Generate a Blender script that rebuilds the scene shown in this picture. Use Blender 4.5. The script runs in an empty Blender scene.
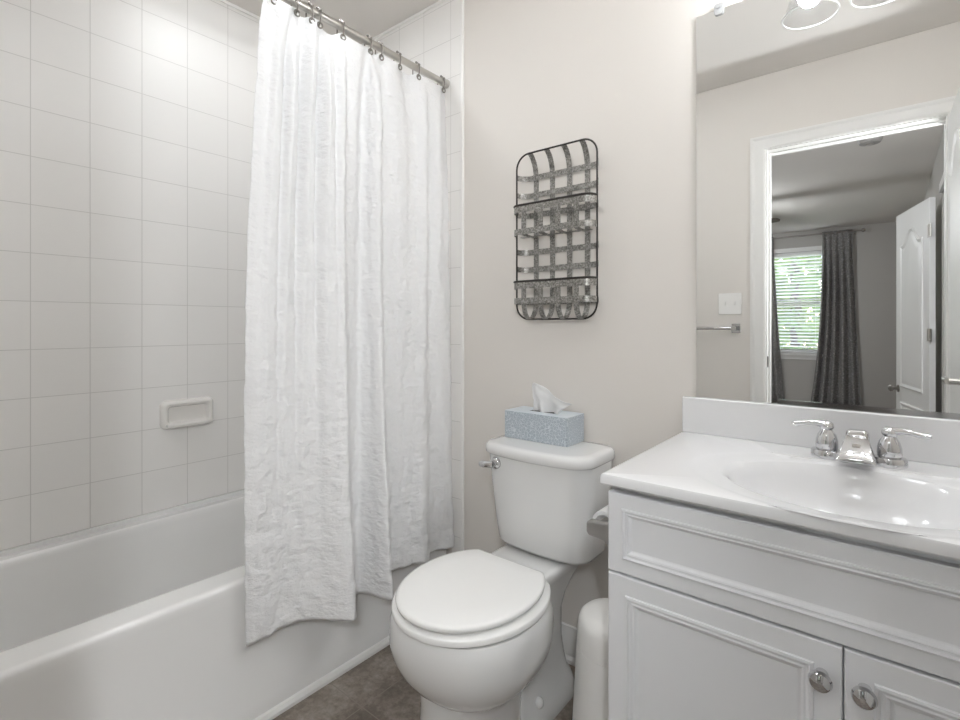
import bpy, bmesh, math, random
from mathutils import Vector, Matrix, noise
random.seed(7)
SC = bpy.context.scene
COL = SC.collection
PI = math.pi
R = math.radians

# ------------------------------------------------------------------ camera, world, sun, exposure
ZC = 1.12
cd = bpy.data.cameras.new('camera'); cam = bpy.data.objects.new('camera', cd); COL.objects.link(cam)
cam.location = (0, 0, ZC)
cam.rotation_euler = (PI/2, 0, math.atan2(410, 504))
cd.sensor_width = 36; cd.lens = 36*504/960.0; cd.shift_y = -35/960.0
cd.clip_start = 0.02; cd.clip_end = 200
SC.camera = cam

w = bpy.data.worlds.new('world'); SC.world = w; w.use_nodes = True
wn = w.node_tree; wn.nodes.clear()
sky = wn.nodes.new('ShaderNodeTexSky'); sky.sky_type = 'NISHITA'; sky.sun_elevation = R(38); sky.sun_rotation = R(150)
sky.sun_disc = False
bg = wn.nodes.new('ShaderNodeBackground'); bg.inputs['Strength'].default_value = 0.9
wo = wn.nodes.new('ShaderNodeOutputWorld')
wn.links.new(sky.outputs[0], bg.inputs[0]); wn.links.new(bg.outputs[0], wo.inputs[0])
sl = bpy.data.lights.new('sun', 'SUN'); so = bpy.data.objects.new('sun', sl); COL.objects.link(so)
so.location = (0, -20, 20); so.rotation_euler = (R(48), 0, R(-25)); sl.energy = 5; sl.angle = R(1)

SC.view_settings.view_transform = 'Standard'; SC.view_settings.look = 'None'
SC.view_settings.exposure = 0.52; SC.view_settings.gamma = 1.0; SC.view_settings.use_curve_mapping = False
SC.cycles.max_bounces = 16; SC.cycles.diffuse_bounces = 10; SC.cycles.glossy_bounces = 6
SC.cycles.transparent_max_bounces = 12
SC.cycles.sample_clamp_indirect = 6
LC = (0.935, 0.970, 1.0)   # lamp colour
BULB = 88.0
SCONCE_FILL = 430.0    # added unseen fill beside the doorway, brightens the curtain and tub
GLOBE_FILL = 20.0      # added unseen fill on the right wall, brightens the curtain
BED_FILL = 16.0     # added unseen fill outside the doorway, brightens the cabinet front        
FAN_FILL = 240.0  # strength of the light added to the fan to brighten the bedroom
DOME_FILL = 8.0       # added unseen fill under the bathroom ceiling
TUB_FILL = 48.0    # added unseen fill over the tub, brightens the tile

# ------------------------------------------------------------------ materials
def newmat(name):
    m = bpy.data.materials.new(name); m.use_nodes = True
    nt = m.node_tree; b = nt.nodes['Principled BSDF']
    return m, nt, b
def P(name, col, rough=0.5, metal=0.0, coat=0.0, spec=0.5):
    m, nt, b = newmat(name)
    b.inputs['Base Color'].default_value = (*col, 1); b.inputs['Roughness'].default_value = rough
    b.inputs['Metallic'].default_value = metal; b.inputs['Coat Weight'].default_value = coat
    b.inputs['Coat Roughness'].default_value = 0.05
    b.inputs['Specular IOR Level'].default_value = spec
    return m
def pos(nt):
    g = nt.nodes.new('ShaderNodeNewGeometry'); return g.outputs['Position']
def noise_node(nt, vec, scale, detail=3, rough=0.5):
    n = nt.nodes.new('ShaderNodeTexNoise'); n.inputs['Scale'].default_value = scale
    n.inputs['Detail'].default_value = detail; n.inputs['Roughness'].default_value = rough
    nt.links.new(vec, n.inputs['Vector']); return n.outputs['Fac']
def ramp(nt, fac, stops):
    r = nt.nodes.new('ShaderNodeValToRGB'); e = r.color_ramp.elements
    e[0].position, e[0].color = stops[0][0], (*stops[0][1], 1)
    e[1].position, e[1].color = stops[-1][0], (*stops[-1][1], 1)
    for p, c in stops[1:-1]:
        k = e.new(p); k.color = (*c, 1)
    nt.links.new(fac, r.inputs['Fac']); return r.outputs['Color']
def bump(nt, b, h, strength, dist=0.002):
    n = nt.nodes.new('ShaderNodeBump'); n.inputs['Strength'].default_value = strength
    n.inputs['Distance'].default_value = dist
    nt.links.new(h, n.inputs['Height']); nt.links.new(n.outputs['Normal'], b.inputs['Normal'])
def objco(nt):
    t = nt.nodes.new('ShaderNodeTexCoord'); return t.outputs['Object']
def mapped(nt, vec, scale=(1, 1, 1), loc=(0, 0, 0), rot=(0, 0, 0)):
    n = nt.nodes.new('ShaderNodeMapping'); n.inputs['Scale'].default_value = scale
    n.inputs['Location'].default_value = loc; n.inputs['Rotation'].default_value = rot
    nt.links.new(vec, n.inputs['Vector']); return n.outputs['Vector']

def paint(name, col, rough=0.6, bs=0.12):
    m, nt, b = newmat(name); v = pos(nt)
    f = noise_node(nt, v, 3.0, 2)
    nt.links.new(ramp(nt, f, [(0.3, tuple(c*0.985 for c in col)), (0.7, col)]), b.inputs['Base Color'])
    b.inputs['Roughness'].default_value = rough
    bump(nt, b, noise_node(nt, v, 260, 2), bs, 0.001)
    return m
def tiles(name, axis, o_u, o_v, size, col, grout, rough):
    m, nt, b = newmat(name)
    sx = nt.nodes.new('ShaderNodeSeparateXYZ'); nt.links.new(pos(nt), sx.inputs[0])
    cx = nt.nodes.new('ShaderNodeCombineXYZ')
    for k, (src, off) in enumerate(((axis[0], o_u), (axis[1], o_v))):
        a = nt.nodes.new('ShaderNodeMath'); a.operation = 'SUBTRACT'; a.inputs[1].default_value = off - size*40
        nt.links.new(sx.outputs['XYZ'.index(src)], a.inputs[0]); nt.links.new(a.outputs[0], cx.inputs[k])
    br = nt.nodes.new('ShaderNodeTexBrick'); br.offset = 0; br.squash = 1
    br.inputs['Scale'].default_value = 1; br.inputs['Brick Width'].default_value = size
    br.inputs['Row Height'].default_value = size; br.inputs['Mortar Size'].default_value = 0.0014
    br.inputs['Mortar Smooth'].default_value = 0.3
    br.inputs['Color1'].default_value = (*col, 1); br.inputs['Color2'].default_value = (*[c*0.985 for c in col], 1)
    br.inputs['Mortar'].default_value = (*grout, 1)
    nt.links.new(cx.outputs[0], br.inputs['Vector'])
    nt.links.new(br.outputs['Color'], b.inputs['Base Color'])
    b.inputs['Roughness'].default_value = rough
    iv = nt.nodes.new('ShaderNodeMath'); iv.operation = 'SUBTRACT'; iv.inputs[0].default_value = 1
    nt.links.new(br.outputs['Fac'], iv.inputs[1])
    bump(nt, b, iv.outputs[0], 0.5, 0.001)
    return m, nt, b, br

M = {}
M['wall'] = paint('wall_paint_greige', (0.70, 0.665, 0.625))
M['ceil'] = paint('ceiling_paint', (0.70, 0.67, 0.635), 0.8)
M['trim'] = paint('trim_paint', (0.78, 0.77, 0.75), 0.35, 0.03)
M['door'] = paint('door_paint', (0.78, 0.775, 0.76), 0.4, 0.05)
M['tile_l'] = tiles('shower_tile_side', 'YZ', 0.338, 0.433, 0.1524, (0.81, 0.795, 0.775), (0.62, 0.605, 0.585), 0.42)[0]
M['tile_b'] = tiles('shower_tile_end', 'XZ', -1.364, 0.433, 0.1524, (0.81, 0.795, 0.775), (0.62, 0.605, 0.585), 0.42)[0]
M['grout'] = P('tile_edge', (0.80, 0.79, 0.77), 0.3)
M['tub'] = P('tub_enamel', (0.78, 0.775, 0.765), 0.18, coat=0.3)
M['porcelain'] = P('porcelain', (0.71, 0.708, 0.70), 0.12, coat=0.5)
M['seat'] = P('seat_plastic', (0.84, 0.835, 0.82), 0.22, coat=0.2)
M['marble'] = P('cultured_marble', (0.75, 0.75, 0.757), 0.16, coat=0.4)
M['cab'] = paint('cabinet_paint', (0.74, 0.745, 0.76), 0.35, 0.03)
M['chrome'] = P('chrome', (0.66, 0.66, 0.67), 0.07, 1.0)
M['nickel'] = P('satin_nickel', (0.60, 0.58, 0.55), 0.28, 1.0)
M['dknickel'] = P('dark_nickel', (0.32, 0.30, 0.28), 0.3, 1.0)
M['mirror'] = P('mirror_silver', (0.93, 0.94, 0.94), 0.0, 1.0)
M['black'] = P('dark_gap', (0.03, 0.03, 0.03), 0.7)
M['wire'] = P('dark_bronze_wire', (0.045, 0.04, 0.037), 0.45, 0.7)
M['can'] = P('white_plastic', (0.80, 0.79, 0.77), 0.35)
M['soap'] = P('soap_dish_ceramic', (0.77, 0.75, 0.72), 0.2, coat=0.3)
M['clip'] = P('clear_clip_plastic', (0.42, 0.42, 0.42), 0.2)
M['plate'] = P('switch_plate_plastic', (0.82, 0.81, 0.79), 0.35)
M['smoke'] = P('grey_plastic', (0.36, 0.345, 0.33), 0.5)
M['bark'] = P('tree_bark', (0.12, 0.09, 0.06), 0.9)
M['lawn'] = P('lawn_grass', (0.10, 0.17, 0.05), 0.9)
M['fan'] = P('fan_blade_brown', (0.07, 0.055, 0.045), 0.5)
M['white'] = P('matte_white', (0.8, 0.8, 0.79), 0.5)

def m_floor():
    m, nt, b = newmat('stone_vinyl_floor'); v = pos(nt)
    f1 = noise_node(nt, v, 9, 6, 0.65); f2 = noise_node(nt, v, 60, 4, 0.7)
    mx = nt.nodes.new('ShaderNodeMath'); mx.operation = 'MULTIPLY_ADD'
    nt.links.new(f2, mx.inputs[0]); mx.inputs[1].default_value = 0.45; nt.links.new(f1, mx.inputs[2])
    c = ramp(nt, mx.outputs[0], [(0.45, (0.085, 0.067, 0.055)), (0.68, (0.18, 0.148, 0.124)), (0.92, (0.34, 0.30, 0.26))])
    sx = nt.nodes.new('ShaderNodeMapping'); nt.links.new(v, sx.inputs['Vector'])
    sx.inputs['Location'].default_value = (0.3048*20+1.20, 0.3048*20-0.928, 0)
    br = nt.nodes.new('ShaderNodeTexBrick'); br.offset = 0; br.inputs['Scale'].default_value = 1
    br.inputs['Brick Width'].default_value = 0.3048; br.inputs['Row Height'].default_value = 0.3048
    br.inputs['Mortar Size'].default_value = 0.0018
    nt.links.new(sx.outputs[0], br.inputs['Vector'])
    mix = nt.nodes.new('ShaderNodeMix'); mix.data_type = 'RGBA'
    nt.links.new(br.outputs['Fac'], mix.inputs[0]); nt.links.new(c, mix.inputs[6]); mix.inputs[7].default_value = (0.24, 0.205, 0.18, 1)
    nt.links.new(mix.outputs[2], b.inputs['Base Color']); b.inputs['Roughness'].default_value = 0.38
    bump(nt, b, f2, 0.15, 0.001); return m
M['floor'] = m_floor()
def m_carpet():
    m, nt, b = newmat('bedroom_carpet'); v = pos(nt)
    f = noise_node(nt, v, 180, 4, 0.7)
    nt.links.new(ramp(nt, f, [(0.3, (0.20, 0.18, 0.16)), (0.7, (0.36, 0.33, 0.30))]), b.inputs['Base Color'])
    b.inputs['Roughness'].default_value = 0.95; bump(nt, b, f, 0.6, 0.006); return m
M['carpet'] = m_carpet()
def m_galv():
    m, nt, b = newmat('galvanized_metal'); v = pos(nt)
    f = noise_node(nt, v, 170, 4, 0.7)
    nt.links.new(ramp(nt, f, [(0.32, (0.10, 0.095, 0.086)), (0.52, (0.29, 0.28, 0.262)), (0.74, (0.60, 0.59, 0.56))]), b.inputs['Base Color'])
    b.inputs['Metallic'].default_value = 0.75; b.inputs['Roughness'].default_value = 0.38; return m
M['galv'] = m_galv()
def m_cloth():
    m, nt, b = newmat('seersucker_cotton'); v = objco(nt)
    v2 = mapped(nt, v, (1, 1, 1.7))
    f = noise_node(nt, v2, 36, 3, 0.55)
    f2 = noise_node(nt, v, 900, 1)
    b.inputs['Base Color'].default_value = (0.925, 0.925, 0.93, 1); b.inputs['Roughness'].default_value = 0.9
    b.inputs['Specular IOR Level'].default_value = 0.15
    ad = nt.nodes.new('ShaderNodeMath'); ad.operation = 'MULTIPLY_ADD'; ad.inputs[1].default_value = 0.12
    nt.links.new(f2, ad.inputs[0]); nt.links.new(f, ad.inputs[2])
    bump(nt, b, ad.outputs[0], 0.8, 0.010)
    tr = nt.nodes.new('ShaderNodeBsdfTranslucent'); tr.inputs[0].default_value = (0.92, 0.92, 0.92, 1)
    mx = nt.nodes.new('ShaderNodeMixShader'); mx.inputs[0].default_value = 0.15
    out = nt.nodes['Material Output']
    nt.links.new(b.outputs[0], mx.inputs[1]); nt.links.new(tr.outputs[0], mx.inputs[2]); nt.links.new(mx.outputs[0], out.inputs[0])
    return m
M['cloth'] = m_cloth()
def m_tissue():
    m, nt, b = newmat('tissue_paper')
    b.inputs['Base Color'].default_value = (0.86, 0.86, 0.86, 1); b.inputs['Roughness'].default_value = 0.9
    tr = nt.nodes.new('ShaderNodeBsdfTranslucent'); tr.inputs[0].default_value = (0.9, 0.9, 0.9, 1)
    mx = nt.nodes.new('ShaderNodeMixShader'); mx.inputs[0].default_value = 0.4
    nt.links.new(b.outputs[0], mx.inputs[1]); nt.links.new(tr.outputs[0], mx.inputs[2])
    nt.links.new(mx.outputs[0], nt.nodes['Material Output'].inputs[0]); return m
M['tissue'] = m_tissue()
def m_box():
    m, nt, b = newmat('blue_grey_patterned_card'); v = objco(nt)
    vo = nt.nodes.new('ShaderNodeTexVoronoi'); vo.feature = 'DISTANCE_TO_EDGE'; vo.inputs['Scale'].default_value = 105
    nt.links.new(v, vo.inputs['Vector'])
    nt.links.new(ramp(nt, vo.outputs['Distance'], [(0.02, (0.58, 0.615, 0.65)), (0.12, (0.33, 0.38, 0.425)), (0.4, (0.43, 0.475, 0.52))]), b.inputs['Base Color'])
    b.inputs['Roughness'].default_value = 0.4; return m
M['boxcard'] = m_box()
M['boxtop'] = P('pale_blue_card', (0.60, 0.655, 0.70), 0.4)
def m_drape():
    m, nt, b = newmat('charcoal_swirl_fabric'); v = objco(nt)
    wv = nt.nodes.new('ShaderNodeTexWave'); wv.wave_type = 'RINGS'; wv.inputs['Scale'].default_value = 8
    wv.inputs['Distortion'].default_value = 26; wv.inputs['Detail'].default_value = 2; wv.inputs['Detail Scale'].default_value = 1.6
    nt.links.new(v, wv.inputs['Vector'])
    nt.links.new(ramp(nt, wv.outputs['Fac'], [(0.75, (0.20, 0.192, 0.186)), (0.97, (0.36, 0.35, 0.34))]), b.inputs['Base Color'])
    b.inputs['Roughness'].default_value = 0.8; return m
M['drape'] = m_drape()
def m_leaf():
    m, nt, b = newmat('tree_leaves'); v = pos(nt)
    f = noise_node(nt, v, 2.2, 4, 0.7)
    nt.links.new(ramp(nt, f, [(0.35, (0.06, 0.14, 0.03)), (0.55, (0.18, 0.32, 0.08)), (0.75, (0.42, 0.52, 0.20))]), b.inputs['Base Color'])
    b.inputs['Roughness'].default_value = 0.6
    tr = nt.nodes.new('ShaderNodeBsdfTranslucent'); tr.inputs[0].default_value = (0.40, 0.55, 0.15, 1)
    mx = nt.nodes.new('ShaderNodeMixShader'); mx.inputs[0].default_value = 0.35
    nt.links.new(b.outputs[0], mx.inputs[1]); nt.links.new(tr.outputs[0], mx.inputs[2])
    nt.links.new(mx.outputs[0], nt.nodes['Material Output'].inputs[0]); return m
M['leaf'] = m_leaf()
def m_glass(name, transp, tint=(1, 1, 1), base=.85):
    m, nt, b = newmat(name)
    t = nt.nodes.new('ShaderNodeBsdfTransparent'); t.inputs[0].default_value = (*tint, 1)
    b.inputs['Base Color'].default_value = (base, base, base, 1); b.inputs['Roughness'].default_value = 0.08
    mx = nt.nodes.new('ShaderNodeMixShader'); mx.inputs[0].default_value = transp
    nt.links.new(b.outputs[0], mx.inputs[1]); nt.links.new(t.outputs[0], mx.inputs[2])
    nt.links.new(mx.outputs[0], nt.nodes['Material Output'].inputs[0]); return m
M['pane'] = m_glass('window_glass', 0.92)
M['shade'] = m_glass('clear_ribbed_lamp_glass', 0.93, (.97, .97, .97), .015)
def m_emit(name, col, s):
    m, nt, b = newmat(name)
    b.inputs['Base Color'].default_value = (0.9, 0.9, 0.9, 1)
    b.inputs['Emission Color'].default_value = (*col, 1); b.inputs['Emission Strength'].default_value = s; return m
M['bulb'] = m_emit('lit_bulb', LC, BULB)
M['dome'] = m_emit('fill_glow_dome', LC, DOME_FILL)
M['tub_fill'] = m_emit('fill_glow_tub', LC, TUB_FILL)
M['bed_fill'] = m_emit('fill_glow_bedroom', LC, BED_FILL)
M['globe'] = m_emit('fill_glow_globe', LC, GLOBE_FILL)
M['sconce'] = m_emit('fill_glow_sconce', LC, SCONCE_FILL)
M['fan_fill'] = m_emit('fill_glow_fan', LC, FAN_FILL)

# ------------------------------------------------------------------ mesh helpers
def BM(): return bmesh.new()
def box(bm, x0, x1, y0, y1, z0, z1):
    v = [bm.verts.new((x, y, z)) for x in (x0, x1) for y in (y0, y1) for z in (z0, z1)]
    for f in ((0, 1, 3, 2), (4, 6, 7, 5), (0, 4, 5, 1), (2, 3, 7, 6), (0, 2, 6, 4), (1, 5, 7, 3)):
        bm.faces.new([v[i] for i in f])
    return v
def loft(bm, rings, cap0=True, cap1=True, closed=True):
    vs = [[bm.verts.new(p) for p in r] for r in rings]
    n = len(rings[0])
    for a, b in zip(vs, vs[1:]):
        for i in range(n if closed else n-1):
            j = (i+1) % n
            bm.faces.new((a[i], a[j], b[j], b[i]))
    if cap0: bm.faces.new(vs[0][::-1])
    if cap1: bm.faces.new(vs[-1])
    return vs
def ell(cx, cy, z, rx, ry, n=48, e=2.0):
    out = []
    for i in range(n):
        t = 2*PI*i/n; c, s = math.cos(t), math.sin(t)
        out.append((cx+rx*math.copysign(abs(c)**(2/e), c), cy+ry*math.copysign(abs(s)**(2/e), s), z))
    return out
def rrect(x0, x1, y0, y1, z, r, k=6):
    out = []
    for cx, cy, a0 in ((x1-r, y1-r, 0), (x0+r, y1-r, 90), (x0+r, y0+r, 180), (x1-r, y0+r, 270)):
        for i in range(k+1):
            a = R(a0+90*i/k); out.append((cx+r*math.cos(a), cy+r*math.sin(a), z))
    return out
def frame_of(d):
    d = Vector(d).normalized(); u = d.orthogonal().normalized(); return d, u, d.cross(u)
def lathe(bm, prof, c=(0, 0, 0), axis=(0, 0, 1), n=32, caps=True):
    d, u, v = frame_of(axis); c = Vector(c)
    rings = [[tuple(c+d*h+(u*math.cos(2*PI*i/n)+v*math.sin(2*PI*i/n))*max(r, 1e-4)) for i in range(n)] for r, h in prof]
    return loft(bm, rings, caps, caps)
def tube(bm, path, r, n=10, closed=False, caps=True):
    pts = [Vector(p) for p in path]; N = len(pts); rings = []
    rr = r if isinstance(r, (list, tuple)) else [r]*N
    ref = None
    for i, p in enumerate(pts):
        a = pts[(i-1) % N] if (closed or i > 0) else p
        b = pts[(i+1) % N] if (closed or i < N-1) else p
        d = (b-a).normalized()
        if ref is None: ref = d.orthogonal().normalized()
        ref = (ref-d*ref.dot(d)).normalized(); w2 = d.cross(ref)
        rings.append([tuple(p+(ref*math.cos(2*PI*k/n)+w2*math.sin(2*PI*k/n))*rr[i]) for k in range(n)])
    if closed: rings.append(rings[0])
    vs = loft(bm, rings, caps and not closed, caps and not closed)
    if closed: bmesh.ops.remove_doubles(bm, verts=bm.verts[:], dist=1e-6)
def ribbon(bm, path, wdir, width, thick):
    pts = [Vector(p) for p in path]; wd = Vector(wdir).normalized()*width/2; rings = []
    for i, p in enumerate(pts):
        d = (pts[min(i+1, len(pts)-1)]-pts[max(i-1, 0)]).normalized()
        nn = d.cross(wd).normalized()*thick/2
        rings.append([tuple(p+wd+nn), tuple(p-wd+nn), tuple(p-wd-nn), tuple(p+wd-nn)])
    loft(bm, rings)
def sphere(bm, c, r, sc=(1, 1, 1), n=20):
    lathe(bm, [(r*math.sin(PI*i/12), -r*math.cos(PI*i/12)) for i in range(13)], (0, 0, 0), (0, 0, 1), n) if False else None
    m = Matrix.Translation(c) @ Matrix.Diagonal((r*sc[0], r*sc[1], r*sc[2], 1))
    bmesh.ops.create_uvsphere(bm, u_segments=n, v_segments=n//2, radius=1, matrix=m)
def panel_ring(bm, x0, x1, z0, z1, y, prof, outer_y=None):
    """raised-and-recessed panel on a face looking toward -y: prof = list of (inset, dy)"""
    rings = [[(x0+i, y+d, z0+i), (x1-i, y+d, z0+i), (x1-i, y+d, z1-i), (x0+i, y+d, z1-i)] for i, d in prof]
    loft(bm, rings, True, True)

def cat(pts, n):
    P4 = [Vector((*p, 0)) for p in pts]; P4 = [P4[0]*2-P4[1]]+P4+[P4[-1]*2-P4[-2]]
    L = [0]
    out = []
    m = len(pts)-1
    for i in range(n+1):
        t = i/n*m; k = min(int(t), m-1); f = t-k
        p0, p1, p2, p3 = P4[k:k+4]
        out.append(.5*((2*p1)+(p2-p0)*f+(2*p0-5*p1+4*p2-p3)*f*f+(3*p1-p0-3*p2+p3)*f**3))
    return out

ORG = {}
def obj(name, bm, mat, parent=None, smooth=True, bevel=0, seg=2, angle=35, subsurf=0, org=None, solid=0):
    bmesh.ops.recalc_face_normals(bm, faces=bm.faces[:])
    me = bpy.data.meshes.new(name)
    if parent is not None: o0 = Vector(ORG[parent.name])
    elif org is not None: o0 = Vector(org)
    else:
        xs = [v.co.x for v in bm.verts]; ys = [v.co.y for v in bm.verts]; zs = [v.co.z for v in bm.verts]
        o0 = Vector(((min(xs)+max(xs))/2, (min(ys)+max(ys))/2, min(zs)))
    bmesh.ops.translate(bm, verts=bm.verts[:], vec=-o0)
    bm.to_mesh(me); bm.free()
    o = bpy.data.objects.new(name, me); COL.objects.link(o); ORG[o.name] = tuple(o0)
    if parent is not None: o.parent = parent
    else: o.location = o0
    for m in (mat if isinstance(mat, (list, tuple)) else [mat]): me.materials.append(m)
    if solid:
        s = o.modifiers.new('solid', 'SOLIDIFY'); s.thickness = solid; s.offset = 0
    if bevel:
        b = o.modifiers.new('bevel', 'BEVEL'); b.width = bevel; b.segments = seg; b.limit_method = 'ANGLE'; b.angle_limit = R(40)
    if subsurf:
        s = o.modifiers.new('sub', 'SUBSURF'); s.levels = subsurf; s.render_levels = subsurf
    if smooth:
        me.shade_smooth() if hasattr(me, 'shade_smooth') else None
        try: me.set_sharp_from_angle(angle=R(angle))
        except Exception: pass
    return o
def tag(o, label, cat, group=None):
    o['label'] = label; o['category'] = cat
    if group: o['group'] = group
    return o
def thing(name, label, cat, loc, group=None):
    o = bpy.data.objects.new(name, None); COL.objects.link(o); o.location = loc; ORG[o.name] = tuple(loc)
    o.empty_display_size = 0.05
    return tag(o, label, cat, group)
def struct(name, bm, mat, **k):
    o = obj(name, bm, mat, **k); o['kind'] = 'structure'; return o
def dup(root, loc, label, group):
    r = root.copy(); COL.objects.link(r); r.location = loc; r['label'] = label; r['group'] = group
    for ch in root.children:
        c = ch.copy(); COL.objects.link(c); c.parent = r
        for g in ch.children:
            d = g.copy(); COL.objects.link(d); d.parent = c
    return r

# ------------------------------------------------------------------ room shell
XL, XR, YB, YF, ZT = -2.10, 0.352, 1.50, -0.03, 2.44
DX0, DX1, DH = -0.504, 0.192, 2.04      # doorway
BX0, BX1, BY0, BY1 = -3.3, 0.28, -5.36, YF-0.12   # bedroom
b = BM(); box(b, XL-.1, XR+.1, YF-.12, YB+.1, -0.1, 0); struct('floor', b, M['floor'], smooth=False)
b = BM(); box(b, BX0-.1, 1.5, BY0-.1, YF-.12, -0.1, 0); struct('floor_bedroom', b, M['carpet'], smooth=False)
b = BM(); box(b, XL-.1, XR+.1, YF-.12, YB+.1, ZT, ZT+.1); struct('ceiling', b, M['ceil'], smooth=False)
b = BM(); box(b, BX0-.1, 1.5, BY0-.1, YF-.12, ZT, ZT+.1); struct('ceiling_bedroom', b, M['ceil'], smooth=False)
b = BM(); box(b, XL-.1, XR+.1, YB, YB+.1, 0, ZT); struct('wall_back', b, M['wall'], smooth=False)
b = BM(); box(b, XL-.1, XL, YF-.12, YB, 0, ZT); struct('wall_left', b, M['tile_l'], smooth=False)
b = BM(); box(b, XR, XR+.1, YF, YB, 0, ZT); struct('wall_right', b, M['wall'], smooth=False)
b = BM()
OX0, OX1, OH = DX0-.016, DX1+.016, DH+.016
box(b, XL, OX0, YF-.12, YF, 0, ZT); box(b, OX1, XR+.1, YF-.12, YF, 0, ZT); box(b, OX0, OX1, YF-.12, YF, OH, ZT)
struct('wall_front', b, M['wall'], smooth=False)
TX = -1.31
b = BM(); box(b, XL, TX, YB-.009, YB, 0.40, ZT); box(b, -1.358, TX, YB-.009, YB, 0, 0.40); struct('wall_tile_back', b, M['tile_b'], smooth=False)
b = BM(); tube(b, [(TX+.004, YB-.004, 0.001), (TX+.004, YB-.004, ZT)], 0.0075, 10); struct('trim_1', b, M['grout'])
b = BM(); box(b, XL, TX, YF, YF+.009, 0.40, ZT); struct('wall_tile_front', b, M['tile_b'], smooth=False)
# caulk line along the ceiling of the tiled walls
b = BM(); box(b, XL, XL+.006, YF, YB, ZT-.012, ZT); box(b, XL, TX, YB-.014, YB-.008, ZT-.012, ZT); struct('trim_2', b, M['grout'], smooth=False)
# baseboards
def baseboard(name, x0, x1, y, s):
    b = BM(); p = [(0, 0), (0.022, 0), (0.022, 0.012), (0.014, 0.022), (0.012, 0.085), (0.008, 0.098), (0.006, 0.112), (0, 0.115)]
    loft(b, [[(x, y-s*q, z) for q, z in p] for x in (x0, x1)]); return struct(name, b, M['trim'], angle=20)
baseboard('baseboard_back', TX+.012, -0.452, YB, 1)
baseboard('baseboard_front', TX, DX0-.07, YF, -1)
# door casing on both faces of the doorway + jamb
b = BM()
for yf, s in ((YF, 1), (YF-.12, -1)):
    pr = [(0, 0), (0, .012), (.008, .016), (.02, .013), (.05, .013), (.062, .019), (.07, .019), (.07, 0)]
    def ringat(px, pz, dx, dz): return [(px+dx*q, yf+s*h, pz+dz*q) for q, h in pr]
    loft(b, [ringat(DX0-.005, 0, -1, 0), ringat(DX0-.005, DH+.005, -1, 1), ringat(DX1+.005, DH+.005, 1, 1), ringat(DX1+.005, 0, 1, 0)])
struct('trim_3', b, M['trim'], angle=20)
b = BM()
box(b, OX0, DX0, YF-.12, YF, 0, OH); box(b, DX1, OX1, YF-.12, YF, 0, OH); box(b, DX0, DX1, YF-.12, YF, DH, OH)
box(b, DX0, DX0+.008, YF-.085, YF-.045, 0, DH); box(b, DX0+.008, DX1, YF-.085, YF-.045, DH-.008, DH)
struct('door_frame', b, M['trim'], smooth=False)
b = BM(); loft(b, [ell(0, 0, 0, .014, .03, 24, 3), ell(0, 0, .003, .013, .029, 24, 3)])
bmesh.ops.rotate(b, verts=b.verts[:], cent=(0, 0, 0), matrix=Matrix.Rotation(PI/2, 3, 'Z')); bmesh.ops.rotate(b, verts=b.verts[:], cent=(0, 0, 0), matrix=Matrix.Rotation(PI/2, 3, 'Y'))
bmesh.ops.translate(b, verts=b.verts[:], vec=(DX0, YF-.022, .925))
tag(obj('strike_plate', b, M['wire']), 'small dark strike plate set in the white door jamb', 'strike plate')

# bedroom shell
WX0, WX1, WZ0, WZ1 = -1.40, -0.68, 0.72, 2.15
b = BM()
box(b, BX0, WX0, BY0-.12, BY0, 0, ZT); box(b, WX1, BX1+.1, BY0-.12, BY0, 0, ZT); box(b, WX0, WX1, BY0-.12, BY0, 0, WZ0); box(b, WX0, WX1, BY0-.12, BY0, WZ1, ZT)
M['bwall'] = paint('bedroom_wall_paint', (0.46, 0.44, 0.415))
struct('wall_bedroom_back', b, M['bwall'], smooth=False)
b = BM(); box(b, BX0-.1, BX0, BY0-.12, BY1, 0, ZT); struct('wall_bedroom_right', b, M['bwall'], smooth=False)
HY0, HY1 = -1.76, -0.95
b = BM(); box(b, BX1, BX1+.1, BY0, HY0, 0, ZT); box(b, BX1, BX1+.1, HY1, BY1, 0, ZT); box(b, BX1, BX1+.1, HY0, HY1, DH, ZT)
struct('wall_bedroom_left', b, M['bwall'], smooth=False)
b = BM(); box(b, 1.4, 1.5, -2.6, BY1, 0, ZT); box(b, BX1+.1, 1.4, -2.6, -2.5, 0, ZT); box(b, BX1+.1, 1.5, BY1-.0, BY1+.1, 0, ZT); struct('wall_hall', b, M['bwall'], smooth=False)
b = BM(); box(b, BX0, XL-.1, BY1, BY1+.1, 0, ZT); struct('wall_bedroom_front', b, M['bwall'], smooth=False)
b = BM()
for y0, y1 in ((HY1, HY1+.06),): box(b, BX1-.014, BX1, y0, y1, 0, DH+.06)
box(b, BX1-.014, BX1, HY0, HY1, DH, DH+.06)
box(b, BX1+.02, BX1+.1, HY0, HY0+.016, 0, DH); box(b, BX1, BX1+.1, HY1-.016, HY1, 0, DH)
struct('trim_4', b, M['trim'], smooth=False)

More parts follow.
